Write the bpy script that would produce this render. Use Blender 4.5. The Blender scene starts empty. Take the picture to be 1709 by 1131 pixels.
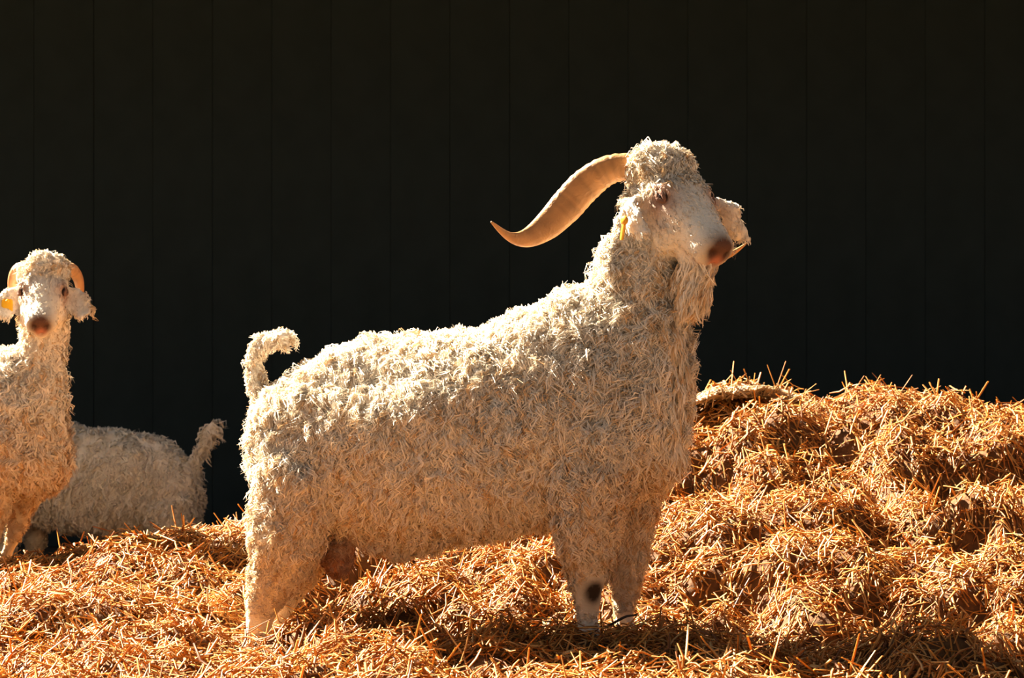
import bpy, bmesh, math, random
import numpy as np
from mathutils import Vector, Matrix, noise

random.seed(7)
RNG = np.random.default_rng(7)
scene = bpy.context.scene
COL = scene.collection

# ------------------------------------------------------------------ camera
CAM_Y, CAM_Z, LENS = -6.0, 0.84, 85.0
K = 36.0 / LENS / 1709.0                     # tangent of one photo pixel
cam_d = bpy.data.cameras.new('camera')
cam = bpy.data.objects.new('camera', cam_d)
COL.objects.link(cam)
cam.location = (0, CAM_Y, CAM_Z)
cam.rotation_euler = (math.pi / 2, 0, 0)
cam_d.lens = LENS
cam_d.sensor_width = 36.0
cam_d.clip_end = 200
cam_d.dof.use_dof = True
cam_d.dof.focus_distance = 6.0
cam_d.dof.aperture_fstop = 9.0
scene.camera = cam

# ------------------------------------------------------------------ light
SUN_EL, SUN_AZ = math.radians(41), math.radians(36)      # from the left, a little behind the goats
world = bpy.data.worlds.new('sky')
scene.world = world
world.use_nodes = True
wn = world.node_tree
bg = wn.nodes['Background']
sky = wn.nodes.new('ShaderNodeTexSky')
sky.sky_type = 'NISHITA'
sky.sun_disc = False
sky.sun_elevation = SUN_EL
sky.sun_rotation = -math.pi / 2 + SUN_AZ
sky.dust_density = 4.0
sky.air_density = 0.8
hs = wn.nodes.new('ShaderNodeHueSaturation')
hs.inputs['Saturation'].default_value = 0.35
wn.links.new(sky.outputs[0], hs.inputs['Color'])
wn.links.new(hs.outputs[0], bg.inputs['Color'])
bg.inputs['Strength'].default_value = 0.050

sd = bpy.data.lights.new('sun', 'SUN')
sd.energy = 28.0
sd.color = (1.0, 0.89, 0.72)
sd.angle = math.radians(0.6)
sun = bpy.data.objects.new('sun', sd)
COL.objects.link(sun)
v = Vector((-math.cos(SUN_EL) * math.cos(SUN_AZ), math.cos(SUN_EL) * math.sin(SUN_AZ), math.sin(SUN_EL)))
sun.rotation_euler = (-v).to_track_quat('-Z', 'Y').to_euler()
sun.location = v * 12

scene.view_settings.view_transform = 'Standard'
scene.view_settings.look = 'None'
scene.view_settings.exposure = 0.78
scene.view_settings.gamma = 1.0
scene.view_settings.use_curve_mapping = False

# ------------------------------------------------------------------ helpers
def tag(o, label=None, cat=None, group=None, kind=None):
    if label: o['label'] = label
    if cat: o['category'] = cat
    if group: o['group'] = group
    if kind: o['kind'] = kind
    return o

def link(name, me, mat=None, parent=None, loc=(0, 0, 0), smooth=True):
    o = bpy.data.objects.new(name, me)
    COL.objects.link(o)
    if mat is not None and not me.materials: me.materials.append(mat)
    if smooth and len(me.polygons):
        me.polygons.foreach_set('use_smooth', np.ones(len(me.polygons), dtype=bool))
    o.parent = parent
    o.location = loc
    return o

def empty(name, loc, rz=0.0):
    o = bpy.data.objects.new(name, None)
    o.empty_display_size = 0.1
    COL.objects.link(o)
    o.location = loc
    o.rotation_euler = (0, 0, rz)
    return o

def mesh_np(name, verts, quads):
    """verts (N,3), quads (M,4) numpy -> mesh"""
    me = bpy.data.meshes.new(name)
    me.vertices.add(len(verts))
    me.vertices.foreach_set('co', np.ascontiguousarray(verts, dtype=np.float32).ravel())
    m = len(quads); k = quads.shape[1]
    me.loops.add(m * k)
    me.loops.foreach_set('vertex_index', np.ascontiguousarray(quads, dtype=np.int32).ravel())
    me.polygons.add(m)
    me.polygons.foreach_set('loop_start', np.arange(m, dtype=np.int32) * k)
    me.polygons.foreach_set('loop_total', np.full(m, k, dtype=np.int32))
    me.update(calc_edges=True)
    return me

def set_col(me, cols):
    a = me.color_attributes.new('tint', 'FLOAT_COLOR', 'POINT')
    c = np.ones((len(cols), 4), dtype=np.float32)
    c[:, :3] = cols
    a.data.foreach_set('color', c.ravel())

class Soup:
    """collects closed lofts, later fused into one skin"""
    def __init__(s): s.v = []; s.f = []
    def loft(s, secs, n=20, close=True):
        """secs: (centre, axisA, axisB, a+, a-, b) ellipse rings; axisA may have two radii"""
        base = len(s.v)
        for (c, A, B, ap, am, b) in secs:
            for i in range(n):
                t = 2 * math.pi * i / n
                ca, sb = math.cos(t), math.sin(t)
                r = ap if ca > 0 else am
                s.v.append(tuple(c + A * (r * ca) + B * (b * sb)))
        for j in range(len(secs) - 1):
            for i in range(n):
                a = base + j * n + i; b2 = base + j * n + (i + 1) % n
                s.f.append((a, b2, b2 + n, a + n))
        if close:
            s.f.append(tuple(base + i for i in reversed(range(n))))
            e = base + (len(secs) - 1) * n
            s.f.append(tuple(e + i for i in range(n)))
    def tube(s, pts, rad, n=14, flat=None, hint=Vector((0, 1, 0)), sub=1):
        pts, rad = resample(pts, rad, sub)
        secs = []
        for i, p in enumerate(pts):
            d = (pts[min(i + 1, len(pts) - 1)] - pts[max(i - 1, 0)]).normalized()
            B = hint - d * hint.dot(d)
            B.normalize()
            A = B.cross(d)
            r = rad[i]
            if not isinstance(r, (tuple, list)): r = (r, r)
            secs.append((p, A, B, r[0], r[0], r[1]))
        d0 = (pts[0] - pts[1]).normalized(); d1 = (pts[-1] - pts[-2]).normalized()
        def cap(sec, d):
            c, A, B, a, am, b = sec
            out = []
            for h, q in ((0.45, 0.88), (0.8, 0.55)):
                out.append((c + d * (min(a, b) * h), A, B, a * q, a * q, b * q))
            return out
        secs = list(reversed(cap(secs[0], d0))) + secs + cap(secs[-1], d1)
        s.loft(secs, n)
    def ball(s, c, r3, M=None, n=16):
        secs = []
        ax = M or (Vector((1, 0, 0)), Vector((0, 1, 0)), Vector((0, 0, 1)))
        for j in range(1, 12):
            a = math.pi * j / 12
            k = math.sin(a)
            secs.append((c - ax[2] * (r3[2] * math.cos(a)), ax[0], ax[1], r3[0] * k, r3[0] * k, r3[1] * k))
        s.loft(secs, n)
    def mesh(s, name):
        me = bpy.data.meshes.new(name)
        me.from_pydata([tuple(q) for q in s.v], [], s.f)
        me.update()
        return me
    def skin(s, name, voxel, smooth):
        me = s.mesh(name + '_raw')
        bm = bmesh.new(); bm.from_mesh(me)
        bmesh.ops.recalc_face_normals(bm, faces=bm.faces); bm.to_mesh(me); bm.free()
        o = bpy.data.objects.new('raw', me)
        COL.objects.link(o)
        m = o.modifiers.new('r', 'REMESH'); m.mode = 'VOXEL'; m.voxel_size = voxel; m.adaptivity = 0
        m2 = o.modifiers.new('s', 'SMOOTH'); m2.factor = 0.5; m2.iterations = smooth
        dg = bpy.context.evaluated_depsgraph_get()
        out = bpy.data.meshes.new_from_object(o.evaluated_get(dg), depsgraph=dg)
        bpy.data.objects.remove(o, do_unlink=True)
        out.name = name
        return out

def resample(pts, rad, sub):
    if sub <= 1: return pts, rad
    P, R = [], []
    n = len(pts)
    rr = [r if isinstance(r, (tuple, list)) else (r, r) for r in rad]
    for i in range(n - 1):
        p0, p1, p2, p3 = pts[max(i - 1, 0)], pts[i], pts[i + 1], pts[min(i + 2, n - 1)]
        for k in range(sub):
            t = k / sub
            P.append(0.5 * ((2 * p1) + (p2 - p0) * t + (2 * p0 - 5 * p1 + 4 * p2 - p3) * t * t + (3 * p1 - p0 - 3 * p2 + p3) * t ** 3))
            R.append(tuple(rr[i][q] * (1 - t) + rr[i + 1][q] * t for q in (0, 1)))
    P.append(pts[-1]); R.append(rr[-1])
    return P, R

def coords(me):
    a = np.empty(len(me.vertices) * 3, dtype=np.float32)
    me.vertices.foreach_get('co', a)
    return a.reshape(-1, 3)

def sample_surface(me, n):
    me.calc_loop_triangles()
    tri = np.empty(len(me.loop_triangles) * 3, dtype=np.int32)
    me.loop_triangles.foreach_get('vertices', tri)
    tri = tri.reshape(-1, 3)
    co = coords(me)
    vn = np.empty(len(me.vertices) * 3, dtype=np.float32)
    me.vertex_normals.foreach_get('vector', vn)
    vn = vn.reshape(-1, 3)
    a, b, c = co[tri[:, 0]], co[tri[:, 1]], co[tri[:, 2]]
    ar = np.linalg.norm(np.cross(b - a, c - a), axis=1)
    idx = RNG.choice(len(tri), n, p=ar / ar.sum())
    u, w = RNG.random(n), RNG.random(n)
    f = u + w > 1
    u[f], w[f] = 1 - u[f], 1 - w[f]
    u, w = u[:, None], w[:, None]
    p = a[idx] * (1 - u - w) + b[idx] * u + c[idx] * w
    nn = vn[tri[idx, 0]] * (1 - u - w) + vn[tri[idx, 1]] * u + vn[tri[idx, 2]] * w
    nn /= np.linalg.norm(nn, axis=1, keepdims=True) + 1e-9
    return p, nn

def unit(a): return a / (np.linalg.norm(a, axis=1, keepdims=True) + 1e-9)

def tubes_mesh(name, axis, e1, e2, rad, kside=4):
    """axis (N,S,3), e1/e2 (N,3), rad (N,S) -> one mesh of open tubes"""
    N, S, _ = axis.shape
    th = np.arange(kside) * 2 * math.pi / kside
    off = (np.cos(th)[None, :, None] * e1[:, None, :] + np.sin(th)[None, :, None] * e2[:, None, :])
    V = axis[:, :, None, :] + off[:, None, :, :] * rad[:, :, None, None]
    V = V.reshape(-1, 3)
    i = np.arange(N)[:, None, None] * (S * kside)
    s = np.arange(S - 1)[None, :, None] * kside
    k = np.arange(kside)[None, None, :]
    if kside == 2: k = k[:, :, :1]
    k2 = (k + 1) % kside
    q = np.stack([i + s + k, i + s + k2, i + s + kside + k2, i + s + kside + k], axis=-1).reshape(-1, 4)
    return mesh_np(name, V, q)

# ------------------------------------------------------------------ materials
def new_mat(name):
    m = bpy.data.materials.new(name)
    m.use_nodes = True
    nt = m.node_tree
    b = nt.nodes['Principled BSDF']
    return m, nt, b

def mat_plain(name, col, rough=0.6, var=0.0, scale=20.0, bump=0.0, spec=0.3):
    m, nt, b = new_mat(name)
    b.inputs['Roughness'].default_value = rough
    b.inputs['Specular IOR Level'].default_value = spec
    tc = nt.nodes.new('ShaderNodeTexCoord')
    nz = nt.nodes.new('ShaderNodeTexNoise'); nz.inputs['Scale'].default_value = scale; nz.inputs['Detail'].default_value = 5
    nt.links.new(tc.outputs['Object'], nz.inputs['Vector'])
    mx = nt.nodes.new('ShaderNodeMix'); mx.data_type = 'RGBA'
    mx.inputs[6].default_value = tuple(max(0, c * (1 - var)) for c in col) + (1,)
    mx.inputs[7].default_value = tuple(min(1, c * (1 + var)) for c in col) + (1,)
    nt.links.new(nz.outputs['Fac'], mx.inputs[0])
    nt.links.new(mx.outputs[2], b.inputs['Base Color'])
    if bump:
        bp = nt.nodes.new('ShaderNodeBump'); bp.inputs['Strength'].default_value = bump; bp.inputs['Distance'].default_value = 0.01
        nt.links.new(nz.outputs['Fac'], bp.inputs['Height']); nt.links.new(bp.outputs[0], b.inputs['Normal'])
    return m

def mat_tint(name, rough=0.85, trans=0.0, bump=0.0, bscale=120.0, spec=0.1, tcol=(1, 1, 1)):
    """colour from the mesh's own tint attribute, optional translucency and fine relief"""
    m, nt, b = new_mat(name)
    at = nt.nodes.new('ShaderNodeAttribute'); at.attribute_name = 'tint'
    b.inputs['Roughness'].default_value = rough
    b.inputs['Specular IOR Level'].default_value = spec
    nt.links.new(at.outputs['Color'], b.inputs['Base Color'])
    if bump:
        tc = nt.nodes.new('ShaderNodeTexCoord')
        nz = nt.nodes.new('ShaderNodeTexNoise'); nz.inputs['Scale'].default_value = bscale; nz.inputs['Detail'].default_value = 4
        nz.inputs['Distortion'].default_value = 1.0
        nt.links.new(tc.outputs['Object'], nz.inputs['Vector'])
        bp = nt.nodes.new('ShaderNodeBump'); bp.inputs['Strength'].default_value = bump; bp.inputs['Distance'].default_value = 0.006
        nt.links.new(nz.outputs['Fac'], bp.inputs['Height']); nt.links.new(bp.outputs[0], b.inputs['Normal'])
    if trans:
        tr = nt.nodes.new('ShaderNodeBsdfTranslucent')
        mx = nt.nodes.new('ShaderNodeMixShader'); mx.inputs[0].default_value = trans
        mc = nt.nodes.new('ShaderNodeMix'); mc.data_type = 'RGBA'; mc.blend_type = 'MULTIPLY'; mc.inputs[0].default_value = 1.0
        mc.inputs[7].default_value = tuple(tcol) + (1,)
        nt.links.new(at.outputs['Color'], mc.inputs[6]); nt.links.new(mc.outputs[2], tr.inputs['Color'])
        nt.links.new(b.outputs[0], mx.inputs[1]); nt.links.new(tr.outputs[0], mx.inputs[2])
        nt.links.new(mx.outputs[0], nt.nodes['Material Output'].inputs['Surface'])
    return m

M_SKIN = mat_tint('short_goat_hair', 0.9, 0.0, 0.6, 90.0)
M_WOOL = mat_tint('mohair', 0.85, 0.14, tcol=(1.0, 0.9, 0.75))
M_STRAW = mat_tint('straw', 0.55, 0.25, spec=0.35, tcol=(1.0, 0.8, 0.5))
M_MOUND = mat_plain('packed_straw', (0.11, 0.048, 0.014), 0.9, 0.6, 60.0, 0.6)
M_BOARD = mat_plain('tarred_board', (0.031, 0.042, 0.042), 0.95, 0.25, 6.0, 0.1, 0.02)
M_DIRT = mat_plain('trodden_earth', (0.10, 0.075, 0.05), 0.95, 0.4, 5.0, 0.4)
M_EYE = mat_plain('eye_amber', (0.030, 0.015, 0.008), 0.4, 0.2, 40, 0, 0.2)
M_HOOF = mat_plain('hoof_horn', (0.10, 0.075, 0.05), 0.6, 0.4, 40, 0.2)
M_TAG_O = mat_plain('orange_plastic', (0.80, 0.36, 0.02), 0.4, 0.05, 10)
M_TAG_Y = mat_plain('yellow_plastic', (0.85, 0.48, 0.02), 0.4, 0.05, 10)
M_TWIG = mat_plain('dark_twig', (0.05, 0.03, 0.02), 0.8, 0.4, 60, 0.3)
M_HORN = mat_tint('horn', 0.42, 0.08, 0.5, 60.0, 0.4, (1.0, 0.7, 0.35))

# ------------------------------------------------------------------ barn (setting)
def boxmesh(name, x0, x1, y0, y1, z0, z1):
    me = bpy.data.meshes.new(name)
    V = [(x, y, z) for z in (z0, z1) for y in (y0, y1) for x in (x0, x1)]
    F = [(0, 2, 3, 1), (4, 5, 7, 6), (0, 1, 5, 4), (2, 6, 7, 3), (0, 4, 6, 2), (1, 3, 7, 5)]
    me.from_pydata(V, [], F); me.update()
    return me

FLOOR_Z = -0.16
BARN_Y0, BARN_Y1, BARN_X0, BARN_X1 = 3.25, 5.6, -8.0, 6.5
g = link('floor', boxmesh('floor', -25, 25, -14, 9, FLOOR_Z - 0.1, FLOOR_Z), M_DIRT, smooth=False)
tag(g, kind='structure')
wb = link('wall_back', boxmesh('wall_back', BARN_X0, BARN_X1, BARN_Y1 + 0.03, BARN_Y1 + 0.12, FLOOR_Z, 3.3), M_BOARD, smooth=False)
tag(wb, kind='structure')
pm = boxmesh('plank', -0.1422, 0.1422, 0, 0.031, 0, 3.4)
bm = bmesh.new(); bm.from_mesh(pm)
bmesh.ops.bevel(bm, geom=[e for e in bm.edges if abs(e.verts[0].co.z - e.verts[1].co.z) > 1], offset=0.0025, segments=1, affect='EDGES')
bm.to_mesh(pm); bm.free()
x = BARN_X0 + 0.15
while x < BARN_X1 - 0.1:
    p = link('plank', pm, M_BOARD, wb, (x, BARN_Y1 - random.uniform(0, 0.006), FLOOR_Z + 0.005), smooth=False)
    x += 0.285
wl = tag(link('wall_left', boxmesh('wall_left', BARN_X0 - 0.12, BARN_X0, BARN_Y0 + 0.2, BARN_Y1 + 0.12, FLOOR_Z, 3.0), M_BOARD, smooth=False), kind='structure')
wr = tag(link('wall_right', boxmesh('wall_right', BARN_X1, BARN_X1 + 0.12, BARN_Y0 + 0.2, BARN_Y1 + 0.12, FLOOR_Z, 3.0), M_BOARD, smooth=False), kind='structure')
rm = bpy.data.meshes.new('ceiling')
zf, zb = 2.55, 3.25
V = []
for xx in (BARN_X0 - 0.3, BARN_X1 + 0.3):
    for (yy, zz) in ((BARN_Y0, zf), (BARN_Y1 + 0.3, zb)):
        V += [(xx, yy, zz), (xx, yy, zz + 0.08)]
rm.from_pydata(V, [], [(0, 4, 6, 2), (1, 3, 7, 5), (0, 1, 5, 4), (2, 6, 7, 3), (0, 2, 3, 1), (4, 5, 7, 6)])
rm.update()
tag(link('ceiling', rm, M_BOARD, smooth=False), kind='structure')

# ------------------------------------------------------------------ straw heap: height field
def at(px, py, Y):
    d = Y - CAM_Y
    return Vector(((px - 854.5) * K * d, Y, CAM_Z - (py - 565.5) * K * d))

CREST = [(-900, 985, 1.1), (-300, 970, 1.15), (0, 960, 1.2), (100, 950, 1.2), (200, 925, 1.2), (300, 908, 1.2), (400, 900, 1.25),
         (600, 890, 1.3), (800, 862, 1.4), (920, 835, 1.5), (1000, 790, 1.6), (1080, 730, 1.7), (1140, 700, 1.75), (1200, 668, 1.75),
         (1300, 668, 1.75), (1340, 678, 1.75), (1450, 666, 1.75), (1560, 672, 1.75), (1709, 706, 1.75), (1900, 740, 1.7), (2300, 830, 1.6)]
cw = [at(*c) for c in CREST]
CX = np.array([c.x for c in cw]); CY = np.array([c.y for c in cw]); CZ = np.array([c.z for c in cw])

HX0, HX1, HY0, HY1, HS = -3.4, 3.6, -2.2, 3.4, 0.025
gx = np.arange(HX0, HX1 + 1e-6, HS); gy = np.arange(HY0, HY1 + 1e-6, HS)
GX, GY = np.meshgrid(gx, gy)
yc = np.interp(GX, CX, CY); zc = np.interp(GX, CX, CZ)
yf, z0 = -0.7, 0.06
u = np.clip((GY - yf) / (yc - yf), 0, 1)
up = z0 + (zc - z0) * (0.55 * u ** 1.5 + 0.45 * (3 * u ** 2 - 2 * u ** 3))
back = np.clip((GY - yc) / 1.1, 0, 1)
top = np.where(GY > yc, zc + (FLOOR_Z + 0.03 - zc) * (3 * back ** 2 - 2 * back ** 3), up)
fr = np.clip((yf - GY) / 1.4, 0, 1)
GZ = top - fr * 0.15
ends = np.clip((np.abs(GX - 0.1) - 2.6) / 0.9, 0, 1)
GZ = GZ + (FLOOR_Z + 0.02 - GZ) * (3 * ends ** 2 - 2 * ends ** 3)
NZ = np.zeros_like(GZ)
for j in range(GZ.shape[0]):
    for i in range(GZ.shape[1]):
        p = Vector((gx[i], gy[j], 0.3))
        a = noise.noise(p * 2.6) * 0.05
        b = (0.5 - abs(noise.noise(p * 5.2 + Vector((9, 3, 1))))) * 0.15 - 0.035
        c = noise.noise(p * 12.0) * 0.04
        NZ[j, i] = a + b + c
slope_amp = 0.8 + 0.55 * np.clip((GZ - .05) / 0.4, 0, 1)
GZ += NZ * slope_amp * (1 - ends) * (1 - .65 * np.exp(-((GY - yc) / .28) ** 2))
def ground_at(px, py):
    lo = None
    for q in range(220):
        Y = -2.0 + q * 0.02
        w = at(px, py, Y)
        if w.z <= height(w.x, w.y): return w
    return at(px, py, 1.7)
def height(x, y):
    fx = min(max((x - HX0) / HS, 0), len(gx) - 1.001); fy = min(max((y - HY0) / HS, 0), len(gy) - 1.001)
    i, j = int(fx), int(fy); a, b = fx - i, fy - j
    return (GZ[j, i] * (1 - a) + GZ[j, i + 1] * a) * (1 - b) + (GZ[j + 1, i] * (1 - a) + GZ[j + 1, i + 1] * a) * b
# hollows and tufts of the heap (pixel of the photo -> place on the heap)
DENTS = [(1215, 1000, .14, .09, -.13), (1530, 1055, .10, .09, -.14), (1645, 1045, .10, .10, -.15), (195, 1045, .12, .09, -.12), (60, 1085, .12, .08, -.08), (330, 985, .12, .07, -.07), (110, 985, .14, .07, -.07), (500, 1090, .10, .06, -.06),
         (610, 1015, .07, .06, -.07), (700, 1045, .08, .05, -.07), (900, 1020, .11, .07, -.07), (1170, 800, .10, .10, -.10),
         (1630, 800, .13, .12, -.12), (1420, 770, .10, .08, -.06), (1280, 820, .09, .07, -.07), (1200, 695, .14, .06, -.05),
         (425, 1078, .14, .14, -.06), (40, 990, .16, .08, -.05),
         (620, 935, .07, .06, .05), (1560, 1125, .16, .08, .05), (1690, 1105, .10, .10, .06), (1380, 960, .18, .08, .05), (1600, 900, .18, .10, .06)]
places = [(ground_at(px, py), sx, sy, dz) for (px, py, sx, sy, dz) in DENTS]
for (w, sx, sy, dz) in places:
    GZ += dz * np.exp(-(((GX - w.x) / sx) ** 2 + ((GY - w.y) / sy) ** 2))

# straw trodden flat around the big goat's feet
for (px, py, Y) in ((428, 1074, .05), (460, 1066, .25), (984, 1060, -.2), (1045, 1056, -.02)):
    w = at(px, py, Y)
    k = np.exp(-((GX - w.x) ** 2 + (GY - w.y) ** 2) / .13 ** 2)
    GZ = GZ * (1 - k) + (w.z - .015) * k

def heights(xs, ys):
    fx = np.clip((xs - HX0) / HS, 0, len(gx) - 1.001); fy = np.clip((ys - HY0) / HS, 0, len(gy) - 1.001)
    i = fx.astype(int); j = fy.astype(int); a = fx - i; b = fy - j
    return (GZ[j, i] * (1 - a) + GZ[j, i + 1] * a) * (1 - b) + (GZ[j + 1, i] * (1 - a) + GZ[j + 1, i + 1] * a) * b

nx, ny = len(gx), len(gy)
V = np.stack([GX.ravel(), GY.ravel(), GZ.ravel()], axis=1)
jj, ii = np.meshgrid(np.arange(ny - 1), np.arange(nx - 1), indexing='ij')
b0 = (jj * nx + ii).ravel()
quads = np.stack([b0, b0 + 1, b0 + nx + 1, b0 + nx], axis=1)
# skirt down to the floor so that the heap is solid
rim = [(0, i) for i in range(nx)] + [(j, nx - 1) for j in range(1, ny)] + [(ny - 1, i) for i in range(nx - 2, -1, -1)] + [(j, 0) for j in range(ny - 2, 0, -1)]
rid = np.array([j * nx + i for j, i in rim])
low = V[rid].copy(); low[:, 2] = FLOOR_Z - 0.02
lid = len(V) + np.arange(len(rid))
V = np.vstack([V, low])
sk = np.stack([rid, lid, np.roll(lid, -1), np.roll(rid, -1)], axis=1)
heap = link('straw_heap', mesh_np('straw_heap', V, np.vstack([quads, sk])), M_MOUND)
tag(heap, 'heap of loose golden straw the goats stand on', 'straw', kind='stuff')

def straw_mesh(name, xs, ys, lift, length, width, tilt, dark):
    n = len(xs)
    zs = heights(xs, ys)
    e = 0.02
    dzx = (heights(xs + e, ys) - heights(xs - e, ys)) / (2 * e)
    dzy = (heights(xs, ys + e) - heights(xs, ys - e)) / (2 * e)
    th = RNG.random(n) * 2 * math.pi
    dx, dy = np.cos(th), np.sin(th)
    d = np.stack([dx, dy, dzx * dx + dzy * dy + tilt], axis=1)
    d = unit(d)
    upv = np.tile(np.array([[0, 0, 1.0]]), (n, 1))
    side = unit(np.cross(d, upv) + 1e-5)
    e2 = unit(np.cross(side, d))
    c = np.stack([xs, ys, zs + lift], axis=1)
    bend = (RNG.random(n) - 0.35) * 0.35 * length
    sbend = (RNG.random(n) - 0.5) * 0.5 * length
    S = 3
    axis = np.empty((n, S, 3))
    for k in range(S):
        t = k / (S - 1) - 0.5
        axis[:, k] = c + d * (t * length)[:, None] - upv * (bend * (2 * t) ** 2)[:, None] + side * (sbend * (2 * t) ** 2)[:, None]
    rad = np.repeat((width / 2)[:, None], S, axis=1) * np.array([0.9, 1.0, 0.6])[None, :]
    me = tubes_mesh(name, axis, side, e2 * 0.55, rad, 3)
    pal = np.array([[0.66, 0.33, 0.075], [0.58, 0.25, 0.045], [0.74, 0.45, 0.16], [0.44, 0.17, 0.03], [0.82, 0.58, 0.28], [0.26, 0.10, 0.025], [0.55, 0.28, 0.07]])
    ci = RNG.choice(len(pal), n, p=[.24, .22, .17, .14, .08, .07, .08])
    col = pal[ci] * (0.8 + 0.35 * RNG.random(n))[:, None]
    col *= dark[:, None] * np.array([[.90, .80, .66]])
    set_col(me, np.repeat(col, S * 3, axis=0))
    return me

n1 = 76000
xs = RNG.uniform(-2.1, 2.3, n1); ys = RNG.uniform(-1.1, 2.5, n1)
tl = RNG.normal(0, 0.28, n1)
me = straw_mesh('loose_straw', xs, ys, RNG.random(n1) ** 1.5 * 0.045 + 0.002, RNG.uniform(0.025, 0.10, n1), RNG.uniform(0.0040, 0.0095, n1), tl,
                np.ones(n1))
tag(link('loose_straw', me, M_STRAW, heap), kind='stuff')
n2 = 5200
xs = RNG.uniform(-2.1, 2.3, n2); ys = RNG.uniform(-1.1, 2.3, n2)
me = straw_mesh('standing_straw', xs, ys, RNG.uniform(0.01, 0.05, n2), RNG.uniform(0.06, 0.15, n2), RNG.uniform(0.0045, 0.0080, n2),
                RNG.normal(0.0, 1.0, n2), np.full(n2, 1.08))
tag(link('standing_straw', me, M_STRAW, heap), kind='stuff')
n3 = 9000
th = RNG.uniform(0, 1, n3)
xs = np.where(th < .5, RNG.uniform(-3.3, -2.0, n3), RNG.uniform(2.2, 3.4, n3)); ys = RNG.uniform(-1.6, 2.6, n3)
me = straw_mesh('edge_straw', xs, ys, RNG.random(n3) * 0.04, RNG.uniform(0.06, 0.16, n3), RNG.uniform(0.009, 0.016, n3), RNG.normal(0, 0.3, n3), np.ones(n3))
tag(link('edge_straw', me, M_STRAW, heap), kind='stuff')

# matted slab of old straw lying on the top of the heap, its lower side open and dark
def straw_mat():
    s = Soup()
    pts = [at(1134, 694, 1.56), at(1152, 677, 1.56), at(1180, 662, 1.56), at(1220, 654, 1.58), at(1265, 652, 1.60), at(1305, 657, 1.62), at(1335, 672, 1.64)]
    s.tube(pts, [(.006, .03), (.008, .07), (.009, .11), (.010, .12), (.010, .11), (.008, .08), (.005, .03)], 20, hint=Vector((0, 1, -0.04)), sub=6)
    me = s.mesh('straw_mat')
    co = coords(me).copy()
    for i in range(len(co)):
        p = Vector(co[i])
        co[i] += np.array(noise.noise_vector(p * 45)) * 0.007 + np.array(noise.noise_vector(p * 12)) * 0.010
    me.vertices.foreach_set('co', co.ravel())
    return me
mat_me = straw_mat()
mat_top = link('straw_mat', mat_me, mat_plain('matted_straw', (0.50, 0.34, 0.19), 0.9, 0.5, 70, 0.9))
tag(mat_top, 'pale crust of matted old straw arched on top of the heap', 'straw mat')
P, N = sample_surface(mat_me, 900)
n = len(P)
d = RNG.normal(0, 1, (n, 3)); d -= N * np.sum(d * N, axis=1, keepdims=True) * .9; d = unit(d)
sd_ = unit(np.cross(d, N)); ln = RNG.uniform(.02, .07, n)
axis = np.stack([P + N * .003 + d * ((t - .5) * ln)[:, None] for t in (0, .5, 1)], axis=1)
me = tubes_mesh('mat_straw', axis, sd_, N * .6, np.repeat(RNG.uniform(.002, .0042, n)[:, None], 3, axis=1), 3)
set_col(me, np.repeat(np.array([.62, .44, .26]) * RNG.uniform(.5, 1.15, n)[:, None], 9, axis=0))
tag(link('mat_straw', me, M_STRAW, mat_top), kind='stuff')

# ------------------------------------------------------------------ goats
CREAM = np.array([0.80, 0.72, 0.60])
PIVOT_PX, BODY_ANG = 780, math.radians(-15)

class Goat:
    def __init__(s, base, ang, name):
        s.base = Vector(base); s.ang = ang; s.name = name
        s.c, s.s = math.cos(ang), math.sin(ang)
    def L(s, px, py, ly=0.0):
        """photo pixel -> point of the goat's own frame, at the goat's own lateral offset ly"""
        a = (px - 854.5) * K
        # X = bx + lx*c - ly*s ; Y = by + lx*s + ly*c ; X = a*(Y - CAM_Y)
        lx = (a * (s.base.y + ly * s.c - CAM_Y) - s.base.x + ly * s.s) / (s.c - a * s.s)
        Y = s.base.y + lx * s.s + ly * s.c
        return Vector((lx, ly, CAM_Z - (py - 565.5) * K * (Y - CAM_Y) - s.base.z))
    def vec(s, w):
        return Vector((w[0] * s.c + w[1] * s.s, -w[0] * s.s + w[1] * s.c, w[2]))
    def loc(s, w):
        return s.vec(Vector(w) - s.base)

UP = Vector((0, 0, 1)); LAT = Vector((0, 1, 0)); FWD = Vector((1, 0, 0))

MAIN = Goat(((PIVOT_PX - 854.5) * K * 6, 0.0, 0.075), BODY_ANG, 'main')
PX = K * 6.0                                               # metres per pixel at the big goat

TRUNK = [(430, 690, 770, .055), (447, 668, 845, .105), (480, 632, 875, .145), (530, 598, 884, .165), (600, 570, 888, .18), (700, 558, 906, .195),
         (800, 555, 897, .195), (880, 522, 880, .185), (950, 484, 868, .17), (1015, 470, 845, .155), (1075, 530, 815, .13), (1112, 585, 790, .095), (1130, 635, 765, .055)]
def trunk_local():
    out = []
    for (px, t, b, w) in TRUNK:
        a, c = MAIN.L(px, t), MAIN.L(px, b)
        out.append(((a.x + c.x) / 2, a.z, c.z, w))
    return out
LEGS = {   # side sign, pixel path and radii in pixels
    'fn': (-.095, [(1000, 720, 70), (986, 795, 63), (980, 870, 50), (979, 935, 36), (982, 985, 24), (981, 1030, 16.5), (984, 1056, 19)]),
    'ff': (.095, [(1030, 720, 66), (1040, 795, 60), (1042, 870, 46), (1046, 935, 32), (1044, 985, 22), (1042, 1025, 15.5), (1045, 1052, 18)]),
    'hn': (-.105, [(500, 790, 78), (484, 870, 68), (472, 930, 54), (447, 985, 36), (434, 1030, 24), (432, 1062, 20)]),
    'hf': (.105, [(520, 790, 75), (512, 870, 64), (500, 930, 48), (474, 985, 34), (460, 1030, 23), (460, 1058, 19)]),
}

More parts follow.
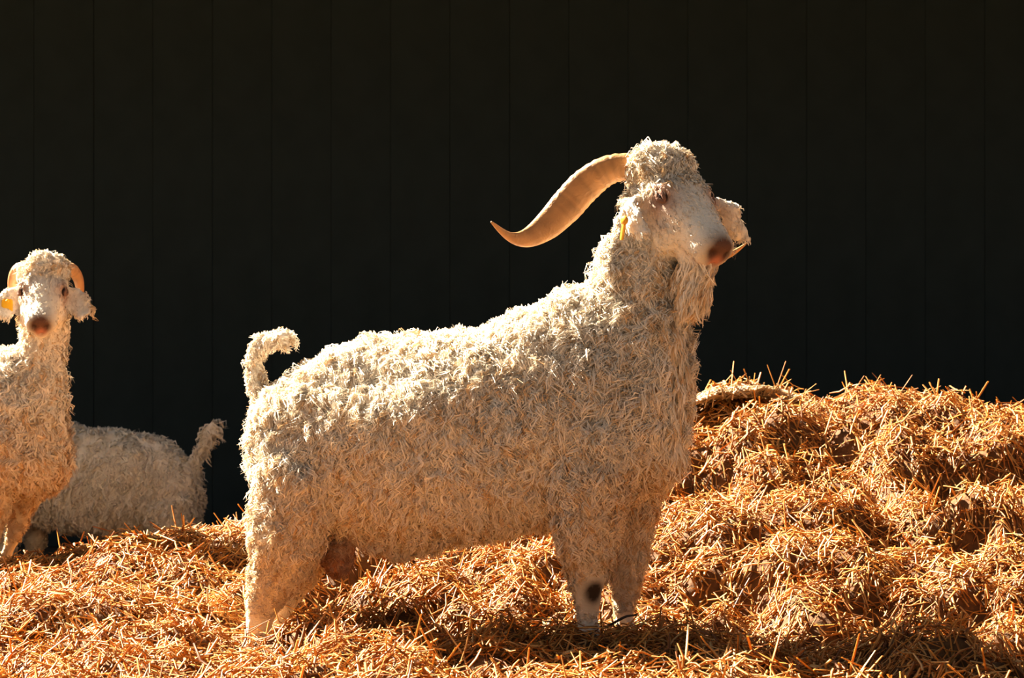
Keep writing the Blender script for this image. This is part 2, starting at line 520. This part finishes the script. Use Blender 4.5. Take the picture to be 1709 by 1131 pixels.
def add_body(s, sc, shift={}):
    tr = trunk_local()
    secs = []
    for (x, zt, zb, w) in tr:
        zm = zb + (zt - zb) * 0.52
        secs.append((Vector((x, 0, zm)) * sc, UP, LAT, (zt - zm) * sc, (zm - zb) * sc, w * sc))
    s.loft(secs, 28)
    hooves = []
    for k, (ly, path) in LEGS.items():
        pts = [MAIN.L(a + shift.get(k, 0) * i / (len(path) - 1), b, ly) * sc for i, (a, b, r) in enumerate(path)]
        rad = [(r * PX * sc, min(r, 60) * PX * 0.92 * sc) for a, b, r in path]
        # upper leg flares from the trunk
        s.tube(pts, rad, 16, hint=LAT, sub=3)
        hooves.append(pts[-1])
    return hooves

class Head:
    def __init__(s, T0, yaw, pitch, sc=1.0, roll=0.0, mf=1.0):
        """frame of the head in the goat's own frame; yaw about z, pitch = how far the muzzle points down"""
        h = Vector((math.cos(yaw), math.sin(yaw), 0))
        s.m = h * math.cos(pitch) - UP * math.sin(pitch)
        s.n = h * math.sin(pitch) + UP * math.cos(pitch)
        s.l = UP.cross(h)                                   # the goat's left
        if roll:
            R = Matrix.Rotation(roll, 3, s.m)
            s.n, s.l = R @ s.n, R @ s.l
        s.h = h; s.T = T0; s.sc = sc; s.mf = mf                # mf: how long the muzzle is
    def p(s, t, l=0.0, n=0.0):
        if t > .1: t = .1 + (t - .1) * s.mf
        return s.T + (s.m * t + s.l * l + s.n * n) * s.sc
    def hz(s, l, b, z):
        """offset in left / back / up"""
        return s.T + (s.l * l - s.h * b + UP * z) * s.sc
    def inv(s, P):
        q = (P - np.array(s.T)) / s.sc
        t = q @ np.array(s.m)
        return np.where(t > .1, .1 + (t - .1) / s.mf, t), q @ np.array(s.l), q @ np.array(s.n)

HEAD_ST = [(-.035, .03, .02, .03), (0, .060, .036, .06), (.05, .080, .05, .085), (.10, .084, .05, .098), (.15, .074, .044, .102), (.20, .061, .040, .090),
           (.245, .054, .039, .074), (.275, .051, .038, .066), (.293, .045, .033, .056), (.303, .034, .022, .040)]
def add_head(s, H, fluff=1.0):
    secs = [(H.p(t), H.n, H.l, f * H.sc, b * H.sc, w * H.sc) for (t, w, f, b) in HEAD_ST]
    s.loft(secs, 24)
    s.ball(H.p(-.004, 0, .014), (.080 * H.sc * fluff, .060 * H.sc * fluff, .060 * H.sc * fluff), (H.l, H.n, H.m))     # woolly poll
    for q in (-1, 1):
        s.ball(H.p(.085, q * .066, .022), (.016 * H.sc, .02 * H.sc, .026 * H.sc), (H.l, H.n, H.m), 12)               # brow and eye bulge
        s.ball(H.p(.155, q * .052, -.045), (.026 * H.sc, .05 * H.sc, .05 * H.sc), (H.l, H.n, H.m), 12)               # cheek
        s.ball(H.p(.283, q * .02, .006), (.018 * H.sc, .02 * H.sc, .022 * H.sc), (H.l, H.n, H.m), 12)                # nostril wing
    s.ball(H.p(.272, 0, -.042), (.034 * H.sc, .024 * H.sc, .028 * H.sc), (H.l, H.n, H.m), 12)                         # chin
    for q in (-1, 1): s.ball(H.p(.262, q * .034, -.012), (.022 * H.sc, .026 * H.sc, .03 * H.sc), (H.l, H.n, H.m), 12)      # upper lip

def add_ear(s, pts, wid, face, thick=.010):
    """leaf of an ear: pts the midrib, wid half widths, face the direction its inner side looks"""
    s.tube(pts, [(thick, w) for w in wid], 14, hint=face.cross((pts[-1] - pts[0]).normalized()).normalized(), sub=3)

def gauss(P, c, r):
    d = P - np.array(c)
    return np.exp(-np.sum(d * d, axis=1) / (r * r))

def finish_body(goat, me, H, extra=None, low_tint=None, sculpt=()):
    """press eye sockets, mouth and nostrils into the skin, roughen the wool, paint the true hair colours"""
    P = coords(me).astype(np.float64)
    n = np.empty(len(P) * 3, dtype=np.float32); me.vertex_normals.foreach_get('vector', n); n = n.reshape(-1, 3)
    sc = H.sc
    t, l, nn = H.inv(P)
    face = (t > .03) & (t < .36) & (np.abs(l) < .13) & (nn > -.14) & (nn < .09)
    dsp = np.zeros(len(P))
    for q in (-1, 1):
        dsp -= .013 * sc * gauss(P, H.p(.103, q * .078, .014), .017 * sc)
        dsp -= .012 * sc * gauss(P, H.p(.302, q * .021, .002), .0085 * sc)
        dsp -= .007 * sc * gauss(P, H.p(.297, q * .031, .008), .007 * sc)
        for k in range(6):
            f = k / 5
            dsp -= .0075 * sc * gauss(P, H.p(.302 - .078 * f, q * (.004 + .052 * f ** .55), -.036 - .012 * f), .0075 * sc)
    for (c, r, amt) in sculpt: dsp += amt * gauss(P, c, r)
    P += n * dsp[:, None]
    # wool relief away from the face
    wool = np.where(face & (nn > -.06), 0.12, 1.0)
    legz = np.clip((P[:, 2] - .10) / .15, 0.1, 1)
    for i in range(len(P)):
        q = Vector(P[i])
        a = noise.noise(q * 26) * .010 + noise.noise(q * 60) * .004 + noise.noise(q * 9) * .009
        P[i] += n[i] * (a * wool[i] * legz[i])
    me.vertices.foreach_set('co', P.astype(np.float32).ravel()); me.update()
    C = np.tile(CREAM, (len(P), 1))
    def paint(w, col, amt=1.0):
        w = np.clip(w * amt, 0, 1)[:, None]
        C[:] = C * (1 - w) + np.array(col) * w
    for q in (-1, 1):
        paint(gauss(P, H.p(.102, q * .080, .012), .046 * sc), (.44, .25, .17), 1.1)
        paint(gauss(P, H.p(.103, q * .080, .014), .015 * sc), (.16, .08, .06), .9)
    paint(gauss(P, H.p(.302, 0, .008), .036 * sc), (.11, .055, .036), 1.9)
    paint(gauss(P, H.p(.306, 0, -.022), .017 * sc), (.42, .16, .10), 1.3)
    for q in (-1, 1):
        paint(gauss(P, H.p(.302, q * .021, .002), .010 * sc), (.04, .02, .015), 1.3)
        for k in range(6):
            f = k / 5
            paint(gauss(P, H.p(.302 - .078 * f, q * (.004 + .052 * f ** .55), -.036 - .012 * f), .007 * sc), (.30, .14, .09), .9)
    if extra:
        for (c, r, col, amt) in extra: paint(gauss(P, c, r), col, amt)
    if low_tint is not None: C = low_tint(P, C)
    set_col(me, C)

def fleece(goat, me, H, nlocks, sc, name, parent, lenf, tintf, strands=6, rscale=1.0, curlf=None, comb=None, fan=.75):
    P, N = sample_surface(me, nlocks)
    L = lenf(P, N)
    keep = L > 0.004
    P, N, L = P[keep], N[keep], L[keep]
    n = len(P)
    L = L * (0.7 + 0.6 * RNG.random(n))
    way = np.array([[-0.12, 0, -1.0]]) if comb is None else np.array([tuple(comb)])
    down = np.tile(way, (n, 1)) + RNG.normal(0, 0.22, (n, 3))
    # neighbouring locks share a direction: coarse noise turns them together
    for i in range(n):
        w = noise.noise_vector(Vector(P[i]) * 7.0)
        down[i] += np.array(w) * fan
    g = down - N * np.sum(down * N, axis=1, keepdims=True)
    g = unit(g)
    S, MS = 5, strands
    lat = np.cross(N, g)
    col = tintf(P, N, n)
    rc = (0.0058 + 0.0070 * RNG.random(n)) * np.clip(L / .036, .5, 1.5)
    if curlf is not None: rc = rc * curlf(P)
    om = RNG.uniform(6.0, 12.0, n) * RNG.choice([-1, 1], n)
    ph = RNG.random(n) * 6.28
    lift = (0.25 + 0.45 * RNG.random(n)) * L
    # every lock is a bundle of flat wavy strands that curl together
    rp = lambda q: np.repeat(q, MS, axis=0)
    P, N, g, lat, L, rc, om, ph, lift, col = map(rp, (P, N, g, lat, L, rc, om, ph, lift, col))
    n = len(P)
    spread = 0.0042 * rscale
    du, dv, dw = RNG.normal(0, spread, n), RNG.normal(0, spread, n), RNG.normal(0, spread * .5, n)
    L = L * (0.75 + 0.4 * RNG.random(n)); ph = ph + RNG.normal(0, .45, n); lift = lift * (0.7 + .6 * RNG.random(n))
    col = np.clip(col * (0.93 + 0.14 * RNG.random(n))[:, None], 0, 1)
    axis = np.empty((n, S, 3))
    for k in range(S):
        t = k / (S - 1)
        w = min(1.0, t * 2.5)
        tight = 1.0 - 0.55 * t * t                       # the bundle closes towards the tip
        o = lift * (1 - (1 - t) ** 2) * 0.6 - 0.0025 + dw * tight
        axis[:, k] = (P + N * (o + rc * w * np.sin(om * t + ph) * .8)[:, None] + g * (L * t + dv)[:, None]
                      + lat * (rc * w * np.cos(om * t + ph) + du * tight)[:, None])
        axis[:, k, 2] -= L * 0.25 * t * t
    r0 = (0.0011 + 0.0014 * RNG.random(n)) * rscale
    rad = r0[:, None] * np.array([0.9, 1.15, 1.1, 0.9, 0.2])[None, :]
    roll = RNG.normal(0, .6, n)[:, None]
    e1 = lat * np.cos(roll) + N * np.sin(roll)
    me2 = tubes_mesh(name, axis, e1, N, rad, 2)
    set_col(me2, np.repeat(col, S * 2, axis=0))
    o = link(name, me2, M_WOOL, parent)
    tag(o, kind='stuff')
    return o

def face_hair(G, me, H, parent, earpts, n):
    """short smooth hair of the face and ears, combed towards the nose"""
    sc = H.sc
    def lenf(P, N):
        t, l, nn = H.inv(P)
        hd = (t > .045) & (t < .285) & (np.abs(l) < .10) & (nn > -.12) & (nn < .09)
        L = np.where(hd, np.interp(t, [.045, .08, .15, .26, .285], [.026, .016, .012, .008, .004]), 0.0)
        de = np.min(np.linalg.norm(P[:, None, :] - earpts[None], axis=2), axis=1)
        L = np.where((de < .036) & (np.abs(l) > .07), .012, L)
        for q in (-1, 1):
            L = np.where(np.linalg.norm(P - np.array(H.p(.103, q * .08, .014)), axis=1) < .024 * sc, 0, L)
        return L * sc
    def tintf(P, N, k):
        C = np.tile(CREAM * 1.02, (k, 1)) * (0.92 + 0.14 * RNG.random(k))[:, None]
        for q in (-1, 1):
            w = gauss(P, H.p(.102, q * .080, .012), .046 * sc)[:, None]
            C = C * (1 - w) + np.array([.44, .25, .17]) * w
        w = np.clip(gauss(P, H.p(.302, 0, .008), .036 * sc) * 1.9, 0, 1)[:, None]
        return C * (1 - w) + np.array([.11, .055, .036]) * w
    fleece(G, me, H, n, sc, 'face_hair', parent, lenf, tintf, 2, .8, lambda P: np.full(len(P), .35), H.m * .8 - UP * .3, .5)

def make_horn(name, pts, rad, parent, hint, rings=26, tint=((.46, .22, .07), (.50, .25, .085)), ring_end=.55, sub=8, twist=0.3):
    P, R = resample(pts, rad, sub)
    s = Soup(); secs = []
    n = len(P); nseg = 20
    for i, p in enumerate(P):
        d = (P[min(i + 1, n - 1)] - P[max(i - 1, 0)]).normalized()
        f = i / (n - 1)
        A = hint - d * hint.dot(d); A.normalize()
        B = d.cross(A)
        rot = Matrix.Rotation(twist * f, 3, d)
        A, B = rot @ A, rot @ B
        bump = 1 + 0.045 * math.sin(f * rings * 2 * math.pi) * max(0, 1 - f / ring_end) ** .5
        secs.append((p, A, B, R[i][0] * bump, R[i][0] * bump, R[i][1] * bump))
    s.loft(secs, nseg)
    me = s.mesh(name)
    co = coords(me)
    nv = len(co)
    f = np.repeat(np.arange(n) / (n - 1), nseg)[:, None]
    ang = np.tile(np.arange(nseg), n)
    c = np.array(tint[0])[None] * (1 - f) + np.array(tint[1])[None] * f
    st = np.array([noise.noise(Vector(q) * 40) for q in co])[:, None]
    c = c * (1 + 0.3 * st)
    c *= (1 - 0.18 * (np.sin(f * rings * 2 * math.pi) < -0.4) * (f < ring_end))
    set_col(me, np.clip(c, 0, 1))
    return link(name, me, M_HORN, parent)

def make_hoof(parent, p, sc, fwd=FWD):
    """cloven hoof: two claws side by side"""
    s = Soup()
    for q in (-1, 1):
        c = p + LAT * (q * .0135 * sc)
        secs = []
        for (z, a, b, o) in ((.0, .013, .010, 0), (-.016, .019, .012, .004), (-.034, .025, .0125, .009), (-.046, .029, .0125, .012)):
            secs.append((c + UP * (z * sc) + fwd * (o * sc), fwd, LAT, a * sc, a * .8 * sc, b * sc))
        s.loft(secs, 12)
    me = s.mesh('hoof')
    return link('hoof', me, M_HOOF, parent)

def make_eye(parent, H, q):
    bm = bmesh.new()
    bmesh.ops.create_uvsphere(bm, u_segments=20, v_segments=12, radius=.0125 * H.sc)
    me = bpy.data.meshes.new('eye'); bm.to_mesh(me); bm.free()
    o = link('eye', me, M_EYE, parent, H.p(.103, q * .0715, .0145))
    # heavy upper and lower lids around the eye
    s = Soup()
    c = H.p(.103, q * .0765, .015)
    out = (H.l * q * .9 + H.n * .35 + H.m * .1).normalized()
    a = (H.m - out * H.m.dot(out)).normalized(); b = out.cross(a)
    for sg in (-1, 1):
        pts = []
        for k in range(9):
            f = k / 8 * 2 - 1
            pts.append(c + a * (f * .0165 * H.sc) + b * (sg * .0072 * H.sc * (1 - f * f)) + out * (.0045 * H.sc * (1 - f * f)))
        s.tube(pts, [.0025 * H.sc] + [.0050 * H.sc] * 7 + [.0025 * H.sc], 8, hint=out)
    me = s.mesh('eyelid')
    set_col(me, np.tile(np.array([.20, .105, .07]), (len(me.vertices), 1)))
    link('eyelid', me, M_SKIN, o, (0, 0, 0)).location = -o.location
    return o

def ear_tag(parent, c, a, b, out, wa, wb, mat):
    """flat plastic tag with rounded corners and a button stud"""
    s = Soup()
    secs = []
    for (k, q) in ((-1, .72), (-.86, .93), (-.5, 1), (.5, 1), (.86, .93), (1, .72)):
        secs.append((c + a * (wa * k), b, out, wb * q, wb * q, .0018))
    s.loft(secs, 8)
    o = link('ear_tag', s.mesh('ear_tag'), mat, parent, smooth=False)
    s = Soup()
    s.loft([(c - a * wa * .7 + out * z, a, b, r, r, r) for z, r in ((0, .0052), (.004, .005), (.0055, .003))], 12)
    link('stud', s.mesh('stud'), mat, o)
    return o

# ---------------------------------------------------------------- the big buck
def big_goat():
    G = MAIN
    root = empty('angora_goat', G.base, G.ang)
    tag(root, 'large white curly-fleeced goat with long twisted horns standing on the straw', 'goat', 'angora goats')
    s = Soup()
    hooves = add_body(s, 1.0)
    # neck
    np_ = [G.L(1030, 680), G.L(1045, 590), G.L(1058, 520), G.L(1070, 450), G.L(1084, 385), G.L(1096, 340)]
    s.tube(np_, [(.165, .15), (.150, .128), (.122, .106), (.092, .088), (.080, .080), (.070, .072)], 20, hint=LAT, sub=3)
    yaw_w = math.radians(-90 + 36)
    H = Head(G.L(1105, 293, .02), yaw_w - G.ang, math.radians(43), 1.05, -.05, .88)
    add_head(s, H, 1.0)
    # beard
    b0 = H.p(.24, 0, -.060)
    s.tube([b0, b0 - UP * .035 - H.h * .008, b0 - UP * .07 - H.h * .016, b0 - UP * .098 - H.h * .022], [(.040, .036), (.048, .038), (.044, .032), (.028, .022)], 14, hint=H.l)
    # ears: the near one hangs against the cheek, the far one stands off sideways
    out_n = G.vec(Vector((-.6, -.75, .25))).normalized()
    e0 = H.p(.06, -.135, -.03)
    yn = e0.y
    ear_n = [H.p(.045, -.075, -.035), G.L(1046, 346, yn - .005), G.L(1054, 368, yn - .025), G.L(1068, 382, yn - .035), G.L(1084, 388, yn - .040)]
    add_ear(s, ear_n, [.014, .030, .038, .026, .006], out_n)
    f0 = H.p(.05, .078, -.025)
    yf_ = f0.y
    ear_f = [f0, G.L(1212, 345, yf_ + .02), G.L(1226, 370, yf_ + .035), G.L(1240, 392, yf_ + .045), G.L(1250, 403, yf_ + .05)]
    add_ear(s, ear_f, [.014, .022, .026, .022, .008], G.vec(Vector((-.2, -.95, .1))).normalized())
    # tail
    tp = [G.L(446, 672), G.L(431, 640), G.L(425, 606), G.L(431, 580), G.L(450, 566), G.L(472, 562), G.L(487, 568)]
    s.tube(tp, [(.026, .030), (.020, .026), (.015, .024), (.014, .024), (.015, .024), (.013, .02), (.007, .012)], 12, hint=LAT, sub=3)
    # scrotum and sheath
    s.ball(G.L(562, 925), (.046, .044, .060))
    s.tube([G.L(600, 892), G.L(680, 908), G.L(730, 904)], [.03, .028, .014], 10, hint=LAT)
    me = s.skin('body', .0075, 5)
    knee = G.L(990, 993, -.12)
    extra = [(knee + Vector((.010, -.01, .004)), .027, (.05, .035, .025), 1.9),
             (G.L(566, 935), .075, (.42, .19, .10), 1.2)]
    def low_tint(P, C):
        # yellow-brown tint, stronger towards the underside and on the brisket
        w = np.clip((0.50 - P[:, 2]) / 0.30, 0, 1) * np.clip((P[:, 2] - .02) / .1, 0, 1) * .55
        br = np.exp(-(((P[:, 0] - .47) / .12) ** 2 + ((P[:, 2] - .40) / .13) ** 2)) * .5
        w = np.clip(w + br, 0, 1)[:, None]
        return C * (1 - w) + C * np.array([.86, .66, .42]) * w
    sculpt = []
    for q in (-1, 1):            # hollow of the flank in front of the hip, then the swell of the barrel
        sculpt += [(G.L(590, 632, q * .17), .065, -.022), (G.L(655, 622, q * .18), .065, -.020), (G.L(610, 690, q * .18), .06, .012), (G.L(690, 672, q * .20), .07, .018), (G.L(770, 630, q * .20), .07, .014)]
    finish_body(G, me, H, extra, low_tint, sculpt)
    body = link('body', me, M_SKIN, root)
    earpts = np.array([tuple(q) for q in ear_n + ear_f])
    tailpts = np.array([tuple(q) for q in tp])
    def lenf(P, N):
        t, l, nn = H.inv(P)
        L = np.full(len(P), .036)
        L += .016 * np.exp(-(((P[:, 0] - .42) / .22) ** 2 + ((P[:, 2] - .68) / .25) ** 2))     # long ringlets on the neck
        L *= np.interp(P[:, 2], [.05, .10, .16, .28, .45], [0, .2, .4, .72, 1.0])
        hd = (t > -.08) & (t < .36) & (np.abs(l) < .13) & (nn > -.15) & (nn < .10)
        fl = np.zeros(len(P))
        fl = np.where(t < .055, .030, fl)
        fl = np.where((t >= .055) & (t < .08) & (np.abs(l) < .06), .016, fl)
        fl = np.where((t < .17) & (nn < -.04 - .25 * np.clip(t, 0, 1)), .026, fl)
        fl = np.where((t >= .17) & (nn < -.09), .032, fl)
        L = np.where(hd, fl, L)
        q = P - np.array(b0)
        beard = (np.linalg.norm(q[:, :2], axis=1) < .062) & (q[:, 2] < -.012) & (q[:, 2] > -.16) & (q @ np.array(H.h) > -.062)
        L = np.where(beard, .045, L)
        L = np.where(np.linalg.norm(P - np.array(knee + Vector((0, 0, .012))), axis=1) < .050, 0, L)
        de = np.min(np.linalg.norm(P[:, None, :] - earpts[None], axis=2), axis=1)
        L = np.where(de < .034, 0.0, L)
        dt = np.min(np.linalg.norm(P[:, None, :] - tailpts[None, 1:], axis=2), axis=1)
        L = np.where(dt < .035, .024, L)
        sc_ = np.linalg.norm(P - np.array(G.L(566, 935)), axis=1)
        L = np.where((sc_ < .085) & (P[:, 2] < G.L(566, 895).z), .012, L)
        return L
    def tintf(P, N, n):
        C = np.tile(CREAM * 1.05, (n, 1)) * (0.9 + 0.2 * RNG.random(n))[:, None]
        C = low_tint(P, C)
        w = np.clip(gauss(P, G.L(562, 935), .07) * 1.2, 0, 1)[:, None]
        C = C * (1 - w) + np.array([.42, .20, .11]) * w
        w = (RNG.random(n) < .14)[:, None]
        return np.clip(np.where(w, C * np.array([.82, .66, .48]), C), 0, 1)
    def curlf(P):
        q = P - np.array(b0)
        return np.where((np.linalg.norm(q[:, :2], axis=1) < .066) & (q[:, 2] < -.01) & (q @ np.array(H.h) > -.066), .25, 1.0)
    fleece(G, me, H, 28000, 1.0, 'fleece', root, lenf, tintf, 6, .86, curlf)
    face_hair(G, me, H, root, earpts, 26000)
    # horns: mirror images on the head (left / back / up from the poll)
    hb = [(.026, .00, .004), (.058, .035, .018), (.104, .076, .008), (.147, .108, -.030), (.190, .126, -.080), (.240, .136, -.128), (.294, .141, -.158), (.344, .142, -.158), (.398, .140, -.128)]
    hr = [(.024, .030), (.024, .032), (.022, .036), (.020, .041), (.018, .041), (.016, .034), (.012, .023), (.007, .011), (.0015, .002)]
    for q in (-1, 1):
        pts = [H.hz(q * a, b, c) for (a, b, c) in hb]
        hint = (H.h * .8 + H.l * q * .56 - UP * .25)
        o = make_horn('horn', pts, hr, root, hint)
        o['label'] = 'long flattened amber horn sweeping out sideways to a point'
    for p in hooves: make_hoof(root, p + Vector((.004, 0, .004)), 1.0)
    for q in (-1, 1): make_eye(root, H, q)
    c = G.L(1042, 366, yn - .045)
    ta = G.vec(Vector((-.16, 0, -1))).normalized(); tb = out_n.cross(ta).normalized()
    o = ear_tag(root, G.L(1040, 383, yn - .055), ta, tb, out_n, .025, .0062, M_TAG_O)
    s2 = Soup()
    secs = [(G.L(1043, 368, yn - .058) + out_n * z, ta, tb, r, r, r) for z, r in ((0, .0105), (.004, .0105), (.006, .007))]
    s2.loft(secs, 14)
    link('tag_button', s2.mesh('tag_button'), M_TAG_O, o)
    return root, G, H

big_goat()

# ---------------------------------------------------------------- the doe at the frame's edge
def left_goat():
    sc = .75
    front = at(98, 745, 1.30)
    lx = trunk_local()[-1][0] * sc
    ang = math.radians(-12)
    G = Goat((front.x - lx * math.cos(ang), 1.30 - lx * math.sin(ang), .135), ang, 'left')
    root = empty('angora_goat', G.base, G.ang)
    tag(root, 'white goat with short curled horns and yellow ear tag facing the viewer', 'goat', 'angora goats')
    s = Soup()
    hooves = add_body(s, sc, {'ff': -85, 'fn': -40})
    np_ = [G.L(38, 760), G.L(48, 700), G.L(60, 640), G.L(69, 590), G.L(76, 545), G.L(78, 500)]
    s.tube(np_, [(.150, .130), (.118, .100), (.086, .075), (.064, .06), (.06, .058), (.055, .055)], 20, hint=LAT, sub=3)
    H = Head(G.L(74, 458, .0), math.radians(-90 + 7) - ang, math.radians(45), .87, 0, .80)
    add_head(s, H, 1.0)
    yr = H.p(.06, .08).y
    er = [H.p(.05, .078, -.03), H.p(.065, .103, -.04) , H.p(.10, .122, -.045), H.p(.15, .130, -.05), H.p(.185, .128, -.05)]
    el = [H.p(.05, -.078, -.03), H.p(.065, -.103, -.04) , H.p(.10, -.122, -.045), H.p(.15, -.130, -.05), H.p(.185, -.128, -.05)]
    for e in (er, el): add_ear(s, e, [.018, .034, .040, .034, .014], (H.h * .9 + UP * .3).normalized(), .009)
    tp = [MAIN.L(*q) * sc for q in ((446, 672), (431, 640), (425, 606), (431, 580), (450, 566), (472, 562), (487, 568))]
    s.tube(tp, [(.022, .024), (.018, .022), (.014, .020), (.013, .02), (.013, .02), (.011, .017), (.007, .01)], 12, hint=LAT, sub=3)
    me = s.skin('body', .0085, 4)
    def low_tint(P, C):  # orange-brown tint that grows towards the lower body
        w = np.clip((0.52 - P[:, 2]) / 0.30, 0, 1) * .8
        w = w[:, None]
        return C * (1 - w) + C * np.array([.86, .62, .36]) * w
    finish_body(G, me, H, None, low_tint)
    link('body', me, M_SKIN, root)
    earpts = np.array([tuple(q) for q in er + el])
    def lenf(P, N):
        t, l, nn = H.inv(P)
        L = np.full(len(P), .038)
        L *= np.interp(P[:, 2], [.05, .10, .16, .28, .40], [0, .15, .35, .75, 1.0])
        hd = (t > -.08) & (t < .36) & (np.abs(l) < .14) & (nn > -.15) & (nn < .10)
        fl = np.where(t < .05, .026, 0.0)
        fl = np.where((t < .15) & (nn < -.055), .022, fl)
        fl = np.where((t >= .15) & (nn < -.095), .02, fl)
        L = np.where(hd, fl, L)
        de = np.min(np.linalg.norm(P[:, None, :] - earpts[None], axis=2), axis=1)
        return np.where(de < .034, 0.0, L)
    def tintf(P, N, n):
        C = np.tile(CREAM * 1.05, (n, 1)) * (0.9 + 0.2 * RNG.random(n))[:, None]
        C = low_tint(P, C)
        w = (RNG.random(n) < .14)[:, None]
        return np.clip(np.where(w, C * np.array([.82, .66, .48]), C), 0, 1)
    fleece(G, me, H, 9000, sc, 'fleece', root, lenf, tintf, 5, 1.15)
    face_hair(G, me, H, root, earpts, 16000)
    hb = [(.035, -.02, .000), (.060, .005, .020), (.092, .035, .018), (.112, .065, -.012), (.118, .085, -.055), (.112, .095, -.090)]
    hr = [(.017, .020), (.017, .020), (.016, .019), (.014, .016), (.010, .012), (.003, .004)]
    for q in (-1, 1):
        o = make_horn('horn', [H.hz(q * a, b, c) for (a, b, c) in hb], hr, root, (H.h * .8 + H.l * q * .3), 14, ((.58, .34, .16), (.50, .22, .08)))
        o['label'] = 'short horn curling out and down beside the poll'
    for p in hooves: make_hoof(root, p, sc)
    for q in (-1, 1): make_eye(root, H, q)
    out = (H.h * .95 + UP * .2).normalized()
    a = (UP * -1 - out * (UP * -1).dot(out)).normalized(); b = out.cross(a)
    ear_tag(root, el[2] + out * .016 + a * .012, a, b, out, .023, .017, M_TAG_Y)
    return root, G, H
left_goat()

# ---------------------------------------------------------------- the goat feeding in the shade of the barn
def rear_goat():
    sc = .76
    ang = math.radians(180 - 14)
    rump = at(330, 800, 2.75)
    lx = trunk_local()[0][0] * sc
    G = Goat((rump.x - lx * math.cos(ang), 2.75 - lx * math.sin(ang), FLOOR_Z + .075), ang, 'rear')
    root = empty('angora_goat', G.base, G.ang)
    tag(root, 'shaded grey-white goat feeding with its raised tail and rump towards the barn', 'goat', 'angora goats')
    s = Soup()
    hooves = add_body(s, sc)
    tr = trunk_local()
    f = Vector((tr[-2][0], 0, (tr[-2][1] + tr[-2][2]) / 2)) * sc
    np_ = [f + Vector((-.10, 0, .05)), f + Vector((.05, 0, .04)), f + Vector((.16, 0, -.02)), f + Vector((.24, 0, -.10)), f + Vector((.29, 0, -.16))]
    s.tube(np_, [(.13, .11), (.11, .09), (.085, .075), (.068, .062), (.06, .058)], 18, hint=LAT, sub=3)
    H = Head(f + Vector((.28, 0, -.12)), 0, math.radians(62), .80)
    add_head(s, H, 1.0)
    ears = []
    for q in (-1, 1):
        e = [H.p(.05, q * .078, -.03), H.p(.06, q * .105, -.04), H.p(.09, q * .125, -.055), H.p(.14, q * .135, -.07), H.p(.16, q * .135, -.075)]
        add_ear(s, e, [.013, .026, .032, .026, .010], H.n, .008); ears += e
    tp = [G.L(314, 792), G.L(326, 768), G.L(338, 748), G.L(348, 724), G.L(355, 704)]
    s.tube(tp, [(.030, .03), (.022, .024), (.017, .02), (.016, .018), (.011, .012)], 12, hint=LAT, sub=3)
    me = s.skin('body', .011, 4)
    def low_tint(P, C):  # weaker brownish tint, stronger lower down
        w = np.clip((0.48 - P[:, 2]) / 0.35, 0, 1)[:, None] * .5
        return C * (1 - w) + C * np.array([.82, .66, .48]) * w
    finish_body(G, me, H, None, low_tint)
    link('body', me, M_SKIN, root)
    earpts = np.array([tuple(q) for q in ears])
    def lenf(P, N):
        t, l, nn = H.inv(P)
        L = np.full(len(P), .038) * np.interp(P[:, 2], [.05, .10, .16, .28, .40], [0, .15, .35, .75, 1.0])
        hd = (t > -.08) & (t < .36) & (np.abs(l) < .14) & (nn > -.15) & (nn < .10)
        L = np.where(hd, np.where(t < .05, .026, 0.0), L)
        de = np.min(np.linalg.norm(P[:, None, :] - earpts[None], axis=2), axis=1)
        return np.where(de < .034, 0.0, L)
    def tintf(P, N, n):
        C = np.tile(CREAM, (n, 1)) * (0.88 + 0.2 * RNG.random(n))[:, None]
        return low_tint(P, C)
    fleece(G, me, H, 6000, sc, 'fleece', root, lenf, tintf, 4, 1.4)
    hb = [(.035, -.02, .000), (.055, .015, .015), (.075, .055, .010), (.085, .09, -.02), (.088, .105, -.05)]
    hr = [(.016, .018), (.015, .017), (.013, .015), (.009, .011), (.003, .004)]
    for q in (-1, 1): make_horn('horn', [H.hz(q * a, b, c) for (a, b, c) in hb], hr, root, (H.h * .8 + H.l * q * .3), 12)
    for p in hooves: make_hoof(root, p, sc)
    for q in (-1, 1): make_eye(root, H, q)
rear_goat()

# ------------------------------------------------------------------ small things
s = Soup()
s.tube([at(1012, 1046, -.17), at(1030, 1036, -.175), at(1046, 1028, -.18), at(1063, 1026, -.17)], [.003, .0035, .003, .002], 8, hint=Vector((0, 1, 0)), sub=3)
tw = link('twig', s.mesh('twig'), M_TWIG)
tag(tw, 'thin dark twig lying across the big goat\'s front foot', 'twig')
